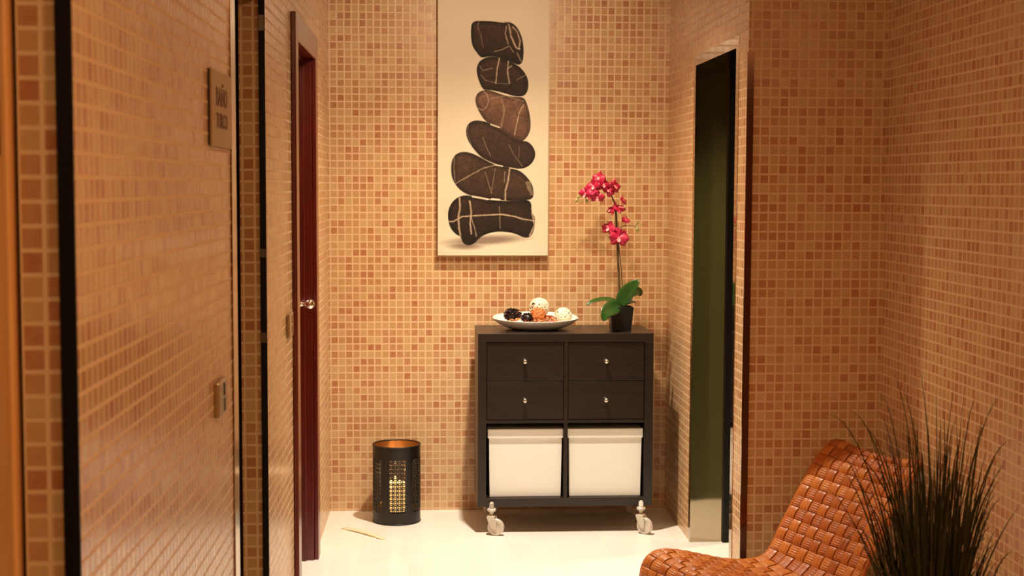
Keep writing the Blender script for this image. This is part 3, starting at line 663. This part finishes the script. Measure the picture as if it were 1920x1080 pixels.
# ---------------------------------------------------------------- woven chair
Wc = Vector((.41, -.912, 0)); Fc = Vector((-.912, -.41, 0))
def c2r(x, d): return Vector((x*cos(YAW)+d*sin(YAW), -x*sin(YAW)+d*cos(YAW), 0))
Wd = c2r(Wc.x, Wc.y).normalized(); Fd = c2r(Fc.x, Fc.y).normalized()
KS = 1.07
org = c2r(1.08, 4.70)*KS+Vector((.0, .035, 0))         # under the far top corner of the backrest
prof = [(-.036, .680), (-.022, .706), (.004, .712), (.035, .680), (.062, .650), (.095, .600), (.152, .510), (.200, .432), (.234, .370), (.268, .340), (.33, .334), (.42, .346), (.51, .370), (.585, .390), (.645, .400), (.688, .394), (.716, .370), (.729, .328), (.726, .27), (.712, .20)]
pv = [Vector((p[0]*KS, 1.56-(1.56-p[1])*KS)) for p in prof]
def cr2(P, t):
    k = t*(len(P)-1); i = min(int(k), len(P)-2); f = k-i
    p0 = P[max(i-1, 0)]; p1 = P[i]; p2 = P[i+1]; p3 = P[min(i+2, len(P)-1)]
    return .5*((2*p1)+(p2-p0)*f+(2*p0-5*p1+4*p2-p3)*f*f+(3*p1-p0-3*p2+p3)*f**3)
ds = [cr2(pv, i/600) for i in range(601)]; acc = [0]
for a, b_ in zip(ds[:-1], ds[1:]): acc.append(acc[-1]+(b_-a).length)
LEN = acc[-1]
def prof_at(s_):
    s_ = max(0, min(LEN, s_)); i = int(np.searchsorted(acc, s_)); i = max(1, min(600, i)); f = (s_-acc[i-1])/(acc[i]-acc[i-1]+1e-12)
    return ds[i-1].lerp(ds[i], f)
CW = .49; NU = 11; NV = int(round(LEN/.043)); cu = CW/NU; cv = LEN/NV
chair = empty('woven_chair', org+Wd*CW/2+Fd*.35, label='low orange woven lounge chair in the right alcove', cat='chair')
def surf(u, s_, off):
    p = prof_at(s_); q = prof_at(s_+.004)-prof_at(s_-.004); q.normalize(); n2 = Vector((-q.y, q.x))   # outward (up / forward) side
    inset = .10*max(0, 1-s_/.16)**2    # rounded top corners
    uc = u if inset == 0 else u*(1-inset*2/CW*.5)+inset*.5
    dip = -.018*sin(pi*u/CW)
    P = org + Wd*uc + Fd*(p.x+n2.x*(off+dip)) + Vector((0, 0, p.y+n2.y*(off+dip)))
    return P-chair.location
def ribbons(name, along, m):
    b = MB(); uvs = []
    n1 = NU if along == 'v' else NV; n2_ = NV if along == 'v' else NU; h = .0046
    for i in range(n1):
        c = (i+.5)*(cu if along == 'v' else cv); hw = (cu if along == 'v' else cv)*.455; steps = n2_*6
        P = []
        for k in range(steps+1):
            t = k/6; ph = cos(pi*(t-.5)+pi*i)      # over at odd crossings, under at even
            hh = h*(max(-1, min(1, 1.6*ph)))*(1 if along == 'v' else -1)
            row = []
            for x in (-1, -.82, -.4, 0, .4, .82, 1):
                o_ = hh+.0022*(1-abs(x)**3)
                if along == 'v': row.append(surf(c+x*hw, t*cv, o_))
                else: row.append(surf(t*cu, c+x*hw, o_))
            P.append(row)
        base = len(b.v); b.grid(P)
        for k in range(steps+1):
            for x in (-1, -.82, -.4, 0, .4, .82, 1): uvs.append((k*(cv if along == 'v' else cu)/6+i*.37, x*hw+i*.034))
    me = bpy.data.meshes.new(name); me.from_pydata(b.v, [], b.f); me.materials.append(m)
    me.polygons.foreach_set('use_smooth', [True]*len(me.polygons)); l = me.uv_layers.new(name='metres')
    li = np.zeros(len(me.loops), np.int32); me.loops.foreach_get('vertex_index', li); l.data.foreach_set('uv', np.array(uvs, np.float32)[li].ravel())
    me.update(); o = bpy.data.objects.new(name, me); COL.objects.link(o); o.parent = chair; q = o.modifiers.new('solid', 'SOLIDIFY'); q.thickness = .0018; q.offset = 0; return o
ribbons('lengthwise_weave', 'v', WEAVE_L); ribbons('crosswise_weave', 'u', WEAVE_C)
b = MB()      # shell under the weave, closing the gaps and giving the seat its thickness
P = [[surf(u, s_, -.008) for u in (.004, CW*.25, CW*.5, CW*.75, CW-.004)] for s_ in [LEN*i/60 for i in range(61)]]
b.grid(P); b.build('inner_shell', mat('shell_fibre', (.13, .035, .01), .7), chair, smooth=60, solid=.010, fix=False)
for uu in (-.003, CW+.003):
    b = MB(); b.tube([surf(uu, LEN*i/80, -.004) for i in range(81)], .007, 8); b.build('edge_binding', WEAVE_L, chair, smooth=60)
for ss, uu, dx in ((.70, .04, .0), (.70, CW-.04, 0), (.22, .04, -.02), (.22, CW-.04, -.02)):
    top = org+Wd*uu+Fd*ss-chair.location; b = MB(); zt = .245 if ss < .5 else .315
    b.tube([top+Vector((0, 0, 0))+Fd*dx, top+Vector((0, 0, zt))], [.016, .021], 12); b.build('leg', LEGW, chair, smooth=60)

# ---------------------------------------------------------------- ornamental grass
gp = at(1752, 1000, 3.35); GX, GY = gp.x, gp.y
gr = empty('potted_grass', (GX, GY, 0), label='tall dark ornamental grass standing before the woven chair', cat='plant')
b = MB(); b.lathe([(0, .0), (.095, 0), (.10, .01), (.125, .30), (.132, .305), (.132, .325), (.120, .325), (.112, .29), (0, .285)], 40); b.build('pot', mat('dark_glazed_pot', (.05, .02, .012), .25, coat=.5), gr, smooth=40)
rn = random.Random(21); b = MB()
def blade(base, tip, droop, wd, lean):
    n = 14; P = []
    base = Vector(base); tip = Vector(tip); ctrl = base+(tip-base)*.55+Vector((0, 0, .12+lean))
    d0 = (tip-base); side = Vector((d0.y, -d0.x, 0)); side = side.normalized() if side.length > .01 else Vector((1, 0, 0))
    side = (side*.5+Vector((rn.uniform(-1, 1), rn.uniform(-1, 1), 0))).normalized()
    for i in range(n+1):
        t = i/n; p = base*(1-t)**2+ctrl*2*t*(1-t)+tip*t*t; wv = wd*(1-t**2.2)+.0002
        P.append([p-side*wv, p+Vector((0, 0, 0))+side.cross(Vector((0, 0, 1)))*wv*.4, p+side*wv])
    b.grid(P)
# tips seen in the photograph, as points on the plant's own planes
for x, y, dY in ((1672, 697, 0), (1724, 690, .05), (1690, 725, -.1), (1790, 722, 0), (1814, 702, .1), (1830, 745, -.05), (1880, 742, 0), (1887, 745, .08), (1915, 835, -.05), (1755, 725, .1), (1565, 775, .0), (1520, 795, .1), (1592, 800, -.1), (1640, 770, .1),
                 (1650, 740, -.05), (1705, 780, .1), (1770, 765, -.1), (1850, 790, .1), (1875, 1010, -.2), (1860, 940, .1), (1890, 870, .15), (1600, 850, .1), (1545, 870, .15), (1580, 960, -.1), (1620, 900, -.15), (1560, 1060, -.1), (1740, 800, -.1)):
    tp = at(x, y, GY+dY)-Vector((GX, GY, 0)); a = rn.uniform(0, 6.28); q = rn.uniform(0, .05)
    far = abs(x-1752)/140
    blade((q*cos(a), q*sin(a), .285), tp, 0, rn.uniform(.0016, .0028), .12+.14*far)
for k in range(400):
    a = rn.uniform(0, 6.28); q = .07*sqrt(rn.random()); L = rn.uniform(.30, .76); sp_ = abs(rn.gauss(0, .085))+.012; a2 = a+rn.gauss(0, .7)
    z = .285+L*sqrt(max(.1, 1-(sp_/.6)**2)); R = sp_*(.5+L)
    blade((q*cos(a), q*sin(a), .285), (q*cos(a)+R*cos(a2), q*sin(a)+R*sin(a2)*.8, z*rn.uniform(.85, 1.0)), 0, rn.uniform(.002, .0036), rn.uniform(.02, .16))
b.build('grass_blades', GRASSM, gr, smooth=60, fix=False)
